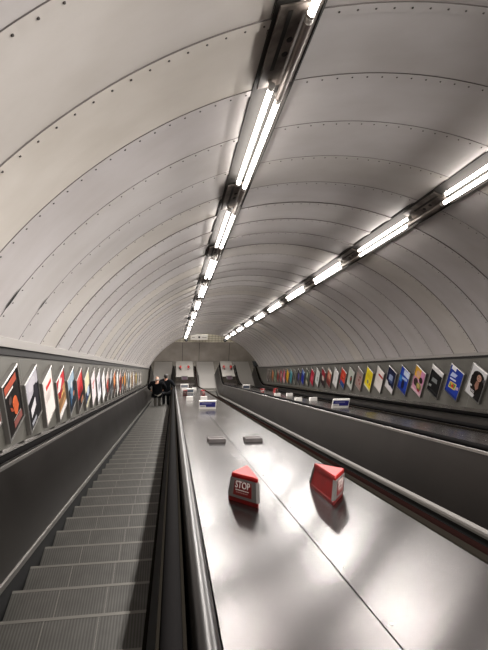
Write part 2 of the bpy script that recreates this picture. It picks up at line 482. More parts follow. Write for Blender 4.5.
def make_escalator(label, xs0, xs1, prof, sk, phase, kmin):
    global SM
    xm = (xs0+xs1)/2
    org = (xm, YN, 12.0)
    o = shaft_empty('escalator', *org, label, 'escalator', 'escalators in the shaft')
    for (nm, kind, pr, m) in prof:
        b = MB(); sweep(b, pr, m, L=2.6 if kind != 'floor' else 2.6, org=org, smooth=(kind == 'rail'))
        b.build(nm, o)
    inv = Matrix.Rotation(TILT, 4, 'X')
    y0 = W(0, YN, 3.568+phase).y
    n = 0
    for k in range(kmin, 62):
        s = y0+.4*k
        if s > W(0, YN, ZPI).y+.9: break
        if SM is None:
            q = step_mesh().build('step', o); SM = q.data
        else:
            q = bpy.data.objects.new('step', SM); COL.objects.link(q); q.parent = o
        wp = Vector((xm, s, nose(s)))
        q.location = inv @ (wp - W(*org)); q.rotation_euler = (TILT, 0, 0); q.scale = ((xs1-xs0-.008), 1, 1)
        n += 1
    # comb and landing plate
    b = MB()
    yb = W(0, YN, ZPI).y+.9
    for (x0, x1, ya, yc, m) in ((xs0, xs1, yb, yb+.22, M['nosing']), (xs0-.05, xs1+.05, yb+.2, ENDY-.15, M['plate'])):
        v = [Vector((x, y, z)) for x in (x0, x1) for y in (ya, yc) for z in (-.01, .012)]
        v = [inv @ (p - W(*org)) for p in v]
        b.add(v, [(0, 1, 3, 2), (4, 6, 7, 5), (0, 4, 5, 1), (2, 3, 7, 6), (0, 2, 6, 4), (1, 5, 7, 3)], m)
    b.build('landing_plate', o)
    return o

# left escalator (far side against the left wall, near side against the middle deck)
e1 = [
 ('ledge', 'x', [(XL+.004, .70), (-1.495, .735), (-1.500, .80), (XL+.004, .80)], M['ledge']),
 ('ledge_lip', 'x', rect(-1.503, -1.497, .728, .81), M['bright']),
 ('handrail', 'rail', oval(-1.462, .752, .034, .034), M['rubber']),
 ('balustrade_trim', 'x', [(-1.413, .780), (-1.403, .785), (-1.395, .81), (-1.413, .81)], M['bright']),
 ('handrail_guide', 'x', rect(-1.428, -1.421, .765, .81), M['bright']),
 ('balustrade_panel', 'x', strip((-1.405, .80), (-1.252, 1.565), .02), M['dark_panel']),
 ('skirt_trim', 'x', [(-1.27, 1.56), (-1.236, 1.57), (-1.226, 1.605), (-1.27, 1.605)], M['bright']),
 ('skirt_panel', 'x', rect(-1.28, -1.248, 1.605, 2.05), M['skirt']),
 ('skirt_panel', 'x', rect(-.140, -.115, 1.5, 2.05), M['skirt']),
 ('skirt_trim', 'x', rect(-.150, -.115, 1.455, 1.5), M['bronze']),
 ('balustrade_panel', 'x', strip((-.045, .80), (-.130, 1.47), -.02), M['skirt']),
 ('handrail', 'rail', [(.032, .79), (.034, .77), (.026, .755), (.008, .748), (-.008, .748), (-.024, .755), (-.032, .77), (-.030, .79)], M['rubber']),
 ('handrail_guide', 'x', rect(-.042, -.0325, .762, .81), M['bronze']),
 ('handrail_guide', 'x', rect(.035, .046, .772, .82), M['bronze']),
 ('capping', 'rail', [(.060, .82), (.064, .80), (.074, .787), (.090, .779), (.108, .777), (.126, .780), (.140, .787), (.146, .80), (.146, .83), (.06, .83)], M['capping']),
]
make_escalator('leftmost escalator of grey grooved steps, two people riding down it', -1.244, -.142, e1, None, 0, -6)
# middle escalator
e2 = [
 ('capping', 'x', [(1.298, .84), (1.298, .805), (1.306, .798), (1.352, .798), (1.36, .81), (1.36, .84)], M['bronze']),
 ('handrail_guide', 'x', rect(1.363, 1.372, .81, .85), M['groove']),
 ('handrail', 'rail', oval(1.414, .832, .039, .024), M['rubber_reddish']),
 ('balustrade_panel', 'x', strip((1.475, .86), (1.63, 1.47), .02), M['dark_panel']),
 ('skirt_panel', 'x', rect(1.63, 1.66, 1.47, 2.05), M['skirt']),
 ('skirt_panel', 'x', rect(2.725, 2.76, 1.46, 2.05), M['skirt']),
 ('skirt_trim', 'x', [(2.694, 1.437), (2.704, 1.418), (2.72, 1.418), (2.72, 1.46), (2.694, 1.46)], M['bright']),
 ('skirt_panel', 'x', [(2.706, 1.417), (2.722, 1.392), (2.76, 1.392), (2.76, 1.46), (2.706, 1.46)], M['frame']),
 ('balustrade_panel', 'x', strip((2.93, .80), (2.725, 1.40), -.02), M['dark_panel']),
 ('balustrade_trim', 'x', [(2.924, .80), (2.931, .776), (2.946, .770), (2.946, .81)], M['bright']),
 ('handrail', 'rail', oval(2.992, .752, .038, .032), M['rubber']),
 ('capping', 'x', rect(3.045, 3.075, .785, .83), M['bronze']),
]
make_escalator('middle escalator between the two steel decks, only its dark far side panel in view', 1.66, 2.725, e2, None, .2, -2)
# right escalator
e3 = [
 ('capping', 'x', rect(3.93, 4.0, .785, .83), M['bronze']),
 ('handrail', 'rail', oval(4.045, .755, .040, .032), M['rubber']),
 ('balustrade_panel', 'x', strip((4.10, .80), (4.19, 1.47), .02), M['dark_panel']),
 ('skirt_panel', 'x', rect(4.185, 4.21, 1.47, 2.05), M['skirt']),
 ('skirt_panel', 'x', rect(5.235, 5.265, 1.515, 2.05), M['skirt']),
 ('skirt_trim', 'x', rect(5.225, 5.26, 1.465, 1.515), M['bright']),
 ('balustrade_panel', 'x', strip((5.37, .86), (5.24, 1.47), -.02), M['dark_panel']),
 ('balustrade_trim', 'x', rect(5.365, 5.40, .84, .875), M['bright']),
 ('handrail', 'rail', oval(5.43, .80, .032, .034), M['rubber']),
 ('ledge', 'x', [(5.463, .81), (5.463, .765), (XR-.004, .70), (XR-.004, .81)], M['ledge']),
]
make_escalator('escalator furthest right under the right advert wall, mostly hidden behind black handrail', 4.21, 5.235, e3, None, .1, 4)

# ---------------------------------------------------------------- steel decks
def make_deck(label, x0, x1, seam, org):
    o = shaft_empty('steel_deck', *org, label, 'escalator deck')
    for (a, c) in ((x0, seam-.003), (seam+.003, x1)):
        b = MB(); sweep(b, [(a, .80), (c, .80), (c, .85), (a, .85)], M['deck'], L=3.25, org=org); b.build('deck_plate', o)
    b = MB(); sweep(b, rect(x0+.02, x1-.02, .812, .86), M['groove'], L=3.2, org=org)
    b.build('seam', o)
    b = MB()
    z = .6
    while z < 14:
        for dx in (.03,):
            c = LV(seam+dx, .8, z)-LV(*org)
            b.tube(c, c+Vector((0, 0, .002)), .0055, M['frame_lip'], 8)
        z += .42
    b.build('screw', o)
    # end skirt of the level part, down to the floor
    b = MB(); inv = Matrix.Rotation(TILT, 4, 'X')
    pe = path(3.25)[-1]; q = W(0, pe[1]+pe[3]*.92, pe[0]+pe[2]*.92)
    v = [inv @ (Vector((x, y, zz))-W(*org)) for x in (x0, x1) for y in (q.y-.06, q.y) for zz in (0, q.z-.02)]
    b.add(v, [(0, 1, 3, 2), (4, 6, 7, 5), (0, 4, 5, 1), (2, 3, 7, 6), (0, 2, 6, 4), (1, 5, 7, 3)], M['steel'])
    b.build('end_panel', o)
    qa = W(0, YN, ZPI).y + .62
    v = [inv @ (Vector((x, y, q.z+zz))-W(*org)) for x in (x0+.012, x1-.012) for y in (qa, q.y) for zz in (-.01, .004)]
    b = MB(); b.add(v, [(0, 1, 3, 2), (4, 6, 7, 5), (0, 4, 5, 1), (2, 3, 7, 6), (0, 2, 6, 4), (1, 5, 7, 3)], M['level'])
    b.build('level_plate', o)
    return o
make_deck('wide brushed steel deck with a long seam, beside the left escalator', .152, 1.292, .662, (.72, .86, 12))
make_deck('narrower steel deck between the middle and right escalators', 3.077, 3.928, 3.5, (3.5, .86, 12))

# ---------------------------------------------------------------- stop units
def text_mesh(txt, size):
    cu = bpy.data.curves.new('txt', 'FONT'); cu.body = txt; cu.size = size; cu.extrude = .0006; cu.align_x = 'CENTER'; cu.align_y = 'CENTER'
    cu.resolution_u = 3
    ob = bpy.data.objects.new('txt', cu); COL.objects.link(ob)
    dg = bpy.context.evaluated_depsgraph_get(); me = bpy.data.meshes.new_from_object(ob.evaluated_get(dg))
    r = ([v.co.copy() for v in me.vertices], [tuple(p.vertices) for p in me.polygons])
    bpy.data.objects.remove(ob); bpy.data.curves.remove(cu); bpy.data.meshes.remove(me)
    return r
STOP_TXT = text_mesh('STOP', .062)
SHEAR = .075/.18
def make_stop(side):
    """side +1: base along the middle, apex to the left (faces left escalator); built in deck frame, walls near plumb"""
    o = bpy.data.objects.new('emergency_stop_unit', None); COL.objects.link(o)
    o.rotation_euler = SH
    H = .18; s = side
    def V(x, z, h, grow=1.0):
        # x towards the apex is negative for side +1
        return Vector((x*s*grow, z*grow - h*SHEAR + .0, h))
    A, B, C = (-.135, .0), (0, .205), (0, -.205)
    cen = (-.045, 0)
    def tri(h, g, rnd=.022):
        out = []
        P3 = [A, C, B]
        for i in range(3):
            p, q, r = Vector(P3[i-1]), Vector(P3[i]), Vector(P3[(i+1) % 3])
            d1, d2 = (p-q).normalized(), (r-q).normalized()
            for t in (0, .33, .67, 1):
                k = q + d1*rnd*(1-t)**2 + d2*rnd*t**2
                k = Vector(cen)+(k-Vector(cen))*g
                out.append(Vector((k.x*s, k.y-h*SHEAR, h)))
        return out
    b = MB(); b.loft([tri(0, 1.2), tri(.022, 1.2), tri(.03, 1.14)], M['red_dark']); b.build('base', o)
    b = MB(); b.loft([tri(.028, 1.14), tri(.152, .99)], M['red']); b.build('body', o)
    b = MB(); b.loft([tri(.150, .99), tri(.152, 1.05), tri(.168, 1.04), tri(.178, .98), tri(.180, .88)], M['red']); b.build('lid', o)
    for (p, q, nm) in ((A, C, 1), (B, A, 2)):
        # steel surround and red label on both slanted faces
        def F(u, v, off):
            g = 1.15-.155*v; h = .026+.124*v
            k = Vector(p)*(1-u)+Vector(q)*u
            k = Vector(cen)+(k-Vector(cen))*g
            d = Vector(q)-Vector(p); nn = Vector((d.y, -d.x)).normalized()
            if nn.dot(k-Vector(cen)) < 0: nn = -nn
            k = k+nn*off
            return Vector((k.x*s, k.y-h*SHEAR, h))
        b = MB()
        f0 = [F(u, v, .008) for (u, v) in ((.05, .02), (.95, .02), (.95, .99), (.05, .99))]
        f1 = [F(u, v, -.012) for (u, v) in ((.01, .0), (.99, .0), (.99, 1), (.01, 1))]
        b.loft([f1, f0], M['surround']); fr = b.build('steel_surround', o)
        b = MB()
        b.loft([[F(u, v, .006) for (u, v) in ((.2, .16), (.8, .16), (.8, .9), (.2, .9))], [F(u, v, .0095) for (u, v) in ((.2, .16), (.8, .16), (.8, .9), (.2, .9))]], M['red_dark'])
        vv, ff = STOP_TXT
        # text faces read left to right when seen from outside
        flip = (s > 0) == (nm == 1)
        W_ = .24
        tv = []
        for c in vv:
            u = .5+c.x/W_/1.2
            if not flip: u = 1-u
            tv.append(F(u, .70+c.y/.125, .0098+c.z*1.0+.0008))
        b.add(tv, ff, M['white'])
        for (v, w0, w1) in ((.42, .27, .73), (.3, .3, .7)):
            n = 7
            for i in range(n):
                u0 = w0+(w1-w0)*i/n; u1 = u0+(w1-w0)/n*.72
                b.add([F(u0, v, .0105), F(u1, v, .0105), F(u1, v+.05, .0105), F(u0, v+.05, .0105)], [(0, 1, 2, 3)], M['white'] if v > .4 else pm('#c9a7a2'))
        b.build('stop_label', fr)
    o['category'] = 'emergency stop'
    return o
def place_on_path(o, x, z):
    o.location = W(x, .8, z); o.rotation_euler = SH
def place_level(o, x, L):
    pe = path(3.25)[-1]; q = W(0, pe[1]+pe[3]*.92, pe[0]+pe[2]*.92)
    o.location = (x, q.y-L, q.z); o.rotation_euler = (0, 0, 0)
SL, SR = make_stop(1), make_stop(-1)
tag(SL, 'near red STOP unit with STOP label facing the left escalator, on the wide steel deck', 'emergency stop', 'red stop units')
place_on_path(SL, .497, 2.955)
tag(SR, 'near red wedge unit right of the STOP unit, plain red side towards the viewer', 'emergency stop', 'red stop units')
place_on_path(SR, .955, 2.93)
far_stops = [(SL, .47, 15.8, 'distant red stop unit on the wide deck behind the left white block', 0), (SR, .95, 15.8, 'distant red stop unit on the wide deck behind the right white block', 0),
             (SL, 3.22, 16.2, 'left red stop unit of the pair on the narrower right deck', 0), (SR, 3.68, 16.5, 'right red stop unit of the pair on the narrower right deck', 0),
             (SL, .5, 2.45, 'left small red stop unit on the level end of the wide deck', 1), (SR, .92, 2.45, 'right small red stop unit on the level end of the wide deck', 1),
             (SL, 3.32, 2.45, 'left small red stop unit on the level end of the narrower deck', 1), (SR, 3.7, 2.45, 'right small red stop unit on the level end of the narrower deck', 1)]
for (src, x, z, lab, lev) in far_stops:
    c = copy_tree(src); tag(c, lab, 'emergency stop', 'red stop units')
    if lev: place_level(c, x, 3.4-z)
    else: place_on_path(c, x, z)

# ---------------------------------------------------------------- notices and blocks on the decks
def make_notice(x, z, w, h, label, name='deck_notice', col='blue', level=None):
    o = empty(name, W(x, .8, z), (0, 0, 0), label, 'notice', 'notices on the decks')
    b = MB(); b.box(-w/2, w/2, -.012, .012, -.01, h, M['white'], .004); bd = b.build('board', o)
    b = MB()
    if col == 'blue':
        b.box(-w*.46, w*.46, -.016, -.011, h*.50, h*.84, M['blue'])
        b.box(-w*.1, w*.46, -.016, -.011, h*.28, h*.50, M['blue'])
        n = 9
        for i in range(n):
            x0 = -w*.34+w*.58*i/n
            b.box(x0, x0+w*.045, -.0175, -.0155, h*.62, h*.73, pm('#9fa0c8'))
        b.box(-w*.42, -w*.14, -.016, -.011, h*.33, h*.38, pm('#8a8aa0'))
    else:
        b.box(-w*.42, w*.42, -.016, -.011, h*.2, h*.8, pm(col))
    b.build('notice_face', bd)
    b = MB(); b.box(-w*.3, w*.3, .01, .07, -.05, h*.25, M['grey']); b.build('foot', o)
    return o
make_notice(.735, 9.95, .37, .22, 'blue and white notice standing across the wide steel deck')
make_notice(3.60, 9.60, .38, .23, 'blue and white notice standing on the narrower right deck')
make_notice(.63, 17.6, .32, .2, 'distant grey blue notice between the red stop units on the wide deck', col='#75808c')
make_notice(.55, 22.8, .4, .24, 'most distant pale notice on the wide deck, near the people', col='#a3aab5')
make_notice(3.35, 21.0, .35, .22, 'most distant notice on the narrower right deck', col='#6b7385')

def make_block(x, z, w, d, h, m, label, group, y=.8):
    o = shaft_empty('deck_block', x, y, z, label, 'deck block', group)
    b = MB()
    r0 = [(-w/2, d/2, 0), (w/2, d/2, 0), (w/2, -d/2, 0), (-w/2, -d/2, 0)]
    r1 = [(-w/2+.006, d/2-.004, h), (w/2-.006, d/2-.004, h), (w/2-.006, -d/2+.012-h*.5, h), (-w/2+.006, -d/2+.012-h*.5, h)]
    b.loft([r0, r1], m); b.build('body', o)
    b = MB(); b.box(-w*.4, w*.4, -d*.12, d*.12, h-.001, h+.006, M['grey']); b.build('top_strip', o)
    return o
make_block(.50, 5.35, .205, .2, .04, M['grey'], 'left low grey block on the wide deck beyond the STOP unit', 'low blocks on the decks')
make_block(.92, 5.32, .205, .2, .04, M['grey'], 'right low grey block on the wide deck beyond the plain red unit', 'low blocks on the decks')
make_block(.46, 13.0, .19, .1, .115, M['white'], 'left white block on the wide deck behind the blue notice', 'low blocks on the decks')
make_block(.86, 13.0, .19, .1, .115, M['white'], 'right white block on the wide deck behind the blue notice', 'low blocks on the decks')
make_block(3.36, 12.1, .19, .1, .09, M['white'], 'left white block of the pair on the narrower deck just beyond the notice', 'low blocks on the decks')
make_block(3.78, 12.1, .2, .1, .09, M['white'], 'right white block of the pair on the narrower deck just beyond the notice', 'low blocks on the decks')
make_block(3.36, 14.6, .19, .1, .09, M['white'], 'left white block of the further pair on the narrower deck, before the red units', 'low blocks on the decks')
make_block(3.76, 14.6, .2, .1, .09, M['white'], 'right white block of the further pair on the narrower deck, before the red units', 'low blocks on the decks')
make_block(.46, 20.3, .19, .1, .11, M['white'], 'left pale block far down the wide deck', 'low blocks on the decks')
make_block(.92, 20.3, .19, .1, .11, M['white'], 'right pale block far down the wide deck', 'low blocks on the decks')
# dark plates on the level ends of the decks
for (x, lab) in ((.70, 'dark square plate lying on the level end of the wide deck'), (3.52, 'dark square plate lying on the level end of the narrower deck')):
    o = empty('dark_plate', (0, 0, 0), (0, 0, 0), lab, 'plate'); place_level(o, x, 2.25)
    b = MB(); b.box(-.2, .2, -.3, .3, 0, .03, M['black'], .005); pl = b.build('plate', o)
    b = MB(); b.box(-.14, .14, -.22, .22, .03, .034, pm('#3a2c34')); b.build('inset', pl)

# end wall board
o = empty('hanging_sign', (1.72, ENDY-.35, 2.03), (0, 0, 0), 'white rectangular sign with a small dark mark, high on the end wall', 'sign')
b = MB(); b.box(-.58, .58, -.04, .04, -.19, .19, M['white'], .006); bd = b.build('board', o)
b = MB(); b.box(-.06, .06, -.046, -.04, -.05, .08, M['black']); b.box(-.5, -.3, -.045, -.04, -.02, .03, pm('#b9b5ae')); b.box(.2, .5, -.045, -.04, -.02, .03, pm('#b9b5ae')); b.build('mark', bd)
b = MB(); b.tube((-.5, .03, 0), (-.5, .36, 0), .02, M['cap'], 8); b.tube((.5, .03, 0), (.5, .36, 0), .02, M['cap'], 8); b.build('bracket', o)

# unseen tube lamps added to brighten the lower landing, above the vault's end
for (x, lab) in ((.2, 'left added tube lamp lighting the lower landing, hidden above the end of the vault'), (2.2, 'middle added tube lamp lighting the lower landing, hidden above the end of the vault'), (4.2, 'right added tube lamp lighting the lower landing, hidden above the end of the vault')):
    o = empty('added_landing_light', (x, ENDY-1.2, 4.12), (0, 0, 0), lab, 'ceiling light', 'added landing lights')
    b = MB(); b.box(-.65, .65, -.08, .08, .0, .075, M['tray'], .005); b.build('tray', o)
    b = MB(); b.tube((-.6, 0, -.04), (.6, 0, -.04), .022, M['tube'], 12); b.build('tube', o)
    for q in (-.62, .62):
        b = MB(); b.box(q-.02, q+.02, -.03, .03, -.07, .0, M['cap']); b.build('lamp_holder', o)
    la = bpy.data.lights.new('tube_glow', 'AREA'); la.shape = 'RECTANGLE'; la.size = 1.2; la.size_y = .05; la.energy = LAND_W; la.color = (1, .95, .88)
    lo = bpy.data.objects.new('tube_glow', la); COL.objects.link(lo); lo.parent = o; lo.location = (0, 0, -.066)

# ---------------------------------------------------------------- posters
PW, PH, PD = .447, .622, .042
def frame_mesh():
    b = MB(); w, h = PW/2, PH/2; t = .016
    def loop(dx, y): return [(-w+dx, y, -h+dx), (w-dx, y, -h+dx), (w-dx, y, h-dx), (-w+dx, y, h-dx)]
    b.loft([loop(0, 0), loop(0, -PD)], M['frame'], False)
    b.loft([loop(0, -PD), loop(t, -PD-.004), loop(t+.002, -PD+.008)], M['frame_lip'], False)
    b.add(loop(0, 0), [(0, 1, 2, 3)], M['frame'])
    return b
FM = None
def poster(side, k, art, label):
    global FM
    if side < 0: p = W(XL+.001, .283, (4.80+.648*k)*.972); rz = pi/2; grp = 'posters along the left wall'
    else: p = W(XR-.001, .233, (7.66+.668*k)*.992); rz = -pi/2; grp = 'posters along the right wall'
    o = empty('framed_poster', p, (0, 0, rz), label, 'poster', grp)
    if FM is None: q = frame_mesh().build('frame', o, True); FM = q.data
    else:
        q = bpy.data.objects.new('frame', FM); COL.objects.link(q); q.parent = o
    iw, ih = PW/2-.017, PH/2-.017
    def U(x, y, l): return ((x*2-1)*iw, -PD+.006-l*.0008, (y*2-1)*ih)
    b = MB(); bg = art[0]
    b.add([U(0, 0, 0), U(1, 0, 0), U(1, 1, 0), U(0, 1, 0)], [(0, 1, 2, 3)], pm(bg))
    for l, s in enumerate(art[1:], 1):
        l = min(l, 5)+l*.02
        if s[0] == 'r':
            _, x0, y0, x1, y1, c = s; pts = [(x0, y0), (x1, y0), (x1, y1), (x0, y1)]
        elif s[0] == 'e':
            _, cx, cy, rx, ry, c = s; pts = [(cx+rx*cos(2*pi*i/18), cy+ry*sin(2*pi*i/18)) for i in range(18)]
        else:
            _, pts, c = s
        b.add([U(x, y, l) for x, y in pts], [tuple(range(len(pts)))], pm(c))
    b.build('print', o, False)
    return o
def lines(x0, x1, y, n, c, h=.018, gap=.035, seed=0):
    rnd = random.Random(seed); out = []
    for i in range(n):
        out.append(('r', x0, y-i*gap, x0+(x1-x0)*(.7+.3*rnd.random()), y-i*gap+h, c))
    return out
LEFT = [
 (-1, ['#9c1f22', ('r', 0, 0, 1, .03, '#d8d4ce'), ('r', .1, .3, .7, .7, '#c02a2a')], 'red poster cut off by the left edge of the picture'),
 (0, ['#15110f', ('r', .1, .80, .86, .93, '#a8503c'), ('r', .1, .75, .6, .785, '#d8cfc8'), ('e', .58, .50, .14, .09, '#c85f34'), ('p', [(.42, .5), (.72, .52), (.78, .34), (.6, .22), (.48, .3)], '#b5542f'), ('p', [(.25, .52), (.4, .44), (.46, .36), (.3, .42)], '#8c4028'), ('e', .32, .62, .1, .07, '#4a3b38'), ('r', .35, .07, .9, .2, '#7c4a44'), ('r', .35, .22, .85, .235, '#a8a09a')], 'black poster with orange red title and orange figure, nearest whole one on the left wall'),
 (1, ['#18171a', ('p', [(0, .55), (.45, .6), (1, .7), (1, 1), (0, 1)], '#aeaab0'), ('e', .5, .82, .3, .12, '#bcb8bd'), ('p', [(.45, .35), (.6, .75), (.85, .72), (.95, .45), (.8, .3)], '#222026'), ('p', [(.2, .22), (.62, .32), (.62, .5), (.2, .40)], '#c9c6c8'), ('r', .15, .06, .55, .14, '#8f9096')], 'poster with pale grey top, black lower half and white tilted text block, left wall'),
 (2, ['#e0d6d0', ('r', .3, .70, .85, .79, '#c8221d')] + lines(.2, .75, .6, 5, '#cfc4be', seed=1), 'white poster with a single red bar, third whole one from the near end, left wall'),
 (3, ['#a9825a', ('r', 0, .62, 1, 1, '#b5343a'), ('p', [(0, .7), (.5, 1), (1, 1), (.4, .62)], '#d9d3cf'), ('r', .55, .85, .9, .95, '#c42730'), ('e', .4, .55, .25, .1, '#8f1f25'), ('e', .6, .4, .25, .12, '#c59a60'), ('p', [(.05, .2), (.9, .3), (.8, .45), (.1, .4)], '#7c5a3a'), ('r', 0, 0, 1, .14, '#d4cfcb')], 'poster with red and white top, golden brown middle and white bottom strip, left wall'),
 (4, ['#1b2028', ('r', 0, .68, 1, 1, '#93a7b5'), ('e', .5, .5, .2, .22, '#5f7d95'), ('e', .55, .7, .14, .1, '#b9c4cb'), ('e', .75, .35, .12, .07, '#a2684f'), ('r', .2, .2, .4, .5, '#2f4a66')], 'poster with pale blue top over dark figures, beyond the golden one, left wall'),
 (5, ['#b5262a', ('p', [(0, .6), (1, .9), (1, 1), (0, 1)], '#c85c58'), ('r', 0, 0, 1, .34, '#1c1516'), ('e', .55, .45, .3, .1, '#7d1719'), ('r', .5, .05, .9, .2, '#9c6a52')], 'red poster with black lower third, left wall'),
 (6, ['#d8cfae', ('r', 0, .1, 1, .48, '#1e2c4a'), ('e', .6, .38, .24, .15, '#aebccb'), ('r', .25, 0, 1, .14, '#b7b194')], 'cream poster with navy blue lower half, left wall'),
 (7, ['#e2d5d6', ('r', .35, .62, .8, .7, '#b8504c'), ('p', [(.3, .55), (.6, .6), (.5, .45)], '#c4564e')], 'pinkish white poster with small red mark, beyond the cream and navy one, left wall'),
 (8, ['#dcdadd', ('r', .4, .3, 1, .6, '#8a898f'), ('r', .45, .65, .9, .8, '#c9bcc6')], 'white poster with a grey square, left wall'),
 (9, ['#e4e0df', ('r', .2, .6, .8, .7, '#cfc8c4')] + lines(.2, .8, .4, 3, '#cdc7c3', seed=3), 'plain whitish poster just before the red and dark one, left wall'),
 (10, ['#3b2a2a', ('r', 0, .65, 1, 1, '#cdbab2'), ('e', .45, .55, .4, .14, '#b04a3a'), ('e', .5, .3, .25, .1, '#7a2c26')], 'poster with pale top, red middle and dark lower half, left wall'),
 (11, ['#54565a', ('r', 0, .6, 1, 1, '#a5a6a8'), ('e', .5, .45, .3, .16, '#2a2b2e')], 'grey poster with a dark oval, left wall'),
 (12, ['#b9683e', ('r', 0, 0, 1, .4, '#4a3126'), ('e', .5, .6, .25, .15, '#d9965c')], 'orange poster with brown lower part, left wall'),
 (13, ['#d9d6d1', ('r', .2, .2, .8, .4, '#9b9a98')], 'off white poster with one grey bar near its foot, left wall'),
 (14, ['#8d2f2c', ('r', 0, .7, 1, 1, '#c9a79e'), ('e', .5, .4, .3, .2, '#3f1a1a')], 'dark red poster with pale top edge, left wall, beyond the off white one'),
 (15, ['#43454a', ('e', .5, .6, .3, .2, '#c77a3c'), ('r', .1, .1, .9, .25, '#8a8d90')], 'charcoal poster with an orange disc, left wall'),
 (16, ['#c7883f', ('r', 0, 0, 1, .3, '#54402c')], 'amber poster with dark foot, far along the left wall'),
 (17, ['#a8a49a', ('r', .1, .4, .9, .7, '#6f6a60')], 'beige poster with brown band, far along the left wall'),
 (18, ['#5f6a70', ('r', .1, .6, .9, .9, '#a9b3b8')], 'slate poster with pale blue top, far along the left wall'),
 (19, ['#c9c2b4', ('e', .5, .5, .3, .2, '#8b7f6a')], 'pale cream poster with tan oval, far along the left wall'),
 (20, ['#94714c', ('r', 0, .7, 1, 1, '#c0a47f')], 'tan brown poster with lighter top, far along the left wall'),
 (21, ['#d0cdc8', ('r', .2, .1, .8, .3, '#7b7a78')], 'whitish poster with a grey foot, far along the left wall, beyond the tan one'),
 (22, ['#6e5650', ('e', .5, .55, .3, .2, '#a98577')], 'dull brown poster with pinkish oval, far along the left wall'),
 (23, ['#b8a24c', ('r', 0, 0, 1, .3, '#6d6236')], 'mustard poster, far along the left wall'),
 (24, ['#8f9499', ('r', .2, .5, .8, .8, '#5a5e63')], 'blue grey poster with dark square, near the far end of the left wall'),
 (25, ['#c4b9ac', ('r', .1, .2, .9, .35, '#8d7f70')], 'fourth poster from the far end of the left wall, pale stone colour'),
 (26, ['#76706a', ('e', .5, .5, .25, .2, '#4e4945')], 'third poster from the far end of the left wall, mid grey'),
 (27, ['#cfcac2', ('r', .2, .6, .8, .8, '#a29b90')], 'second poster from the far end of the left wall, off white'),
 (28, ['#8b857c', ('r', .2, .2, .8, .5, '#6a655e')], 'last poster at the far end of the left wall, grey brown'),
]
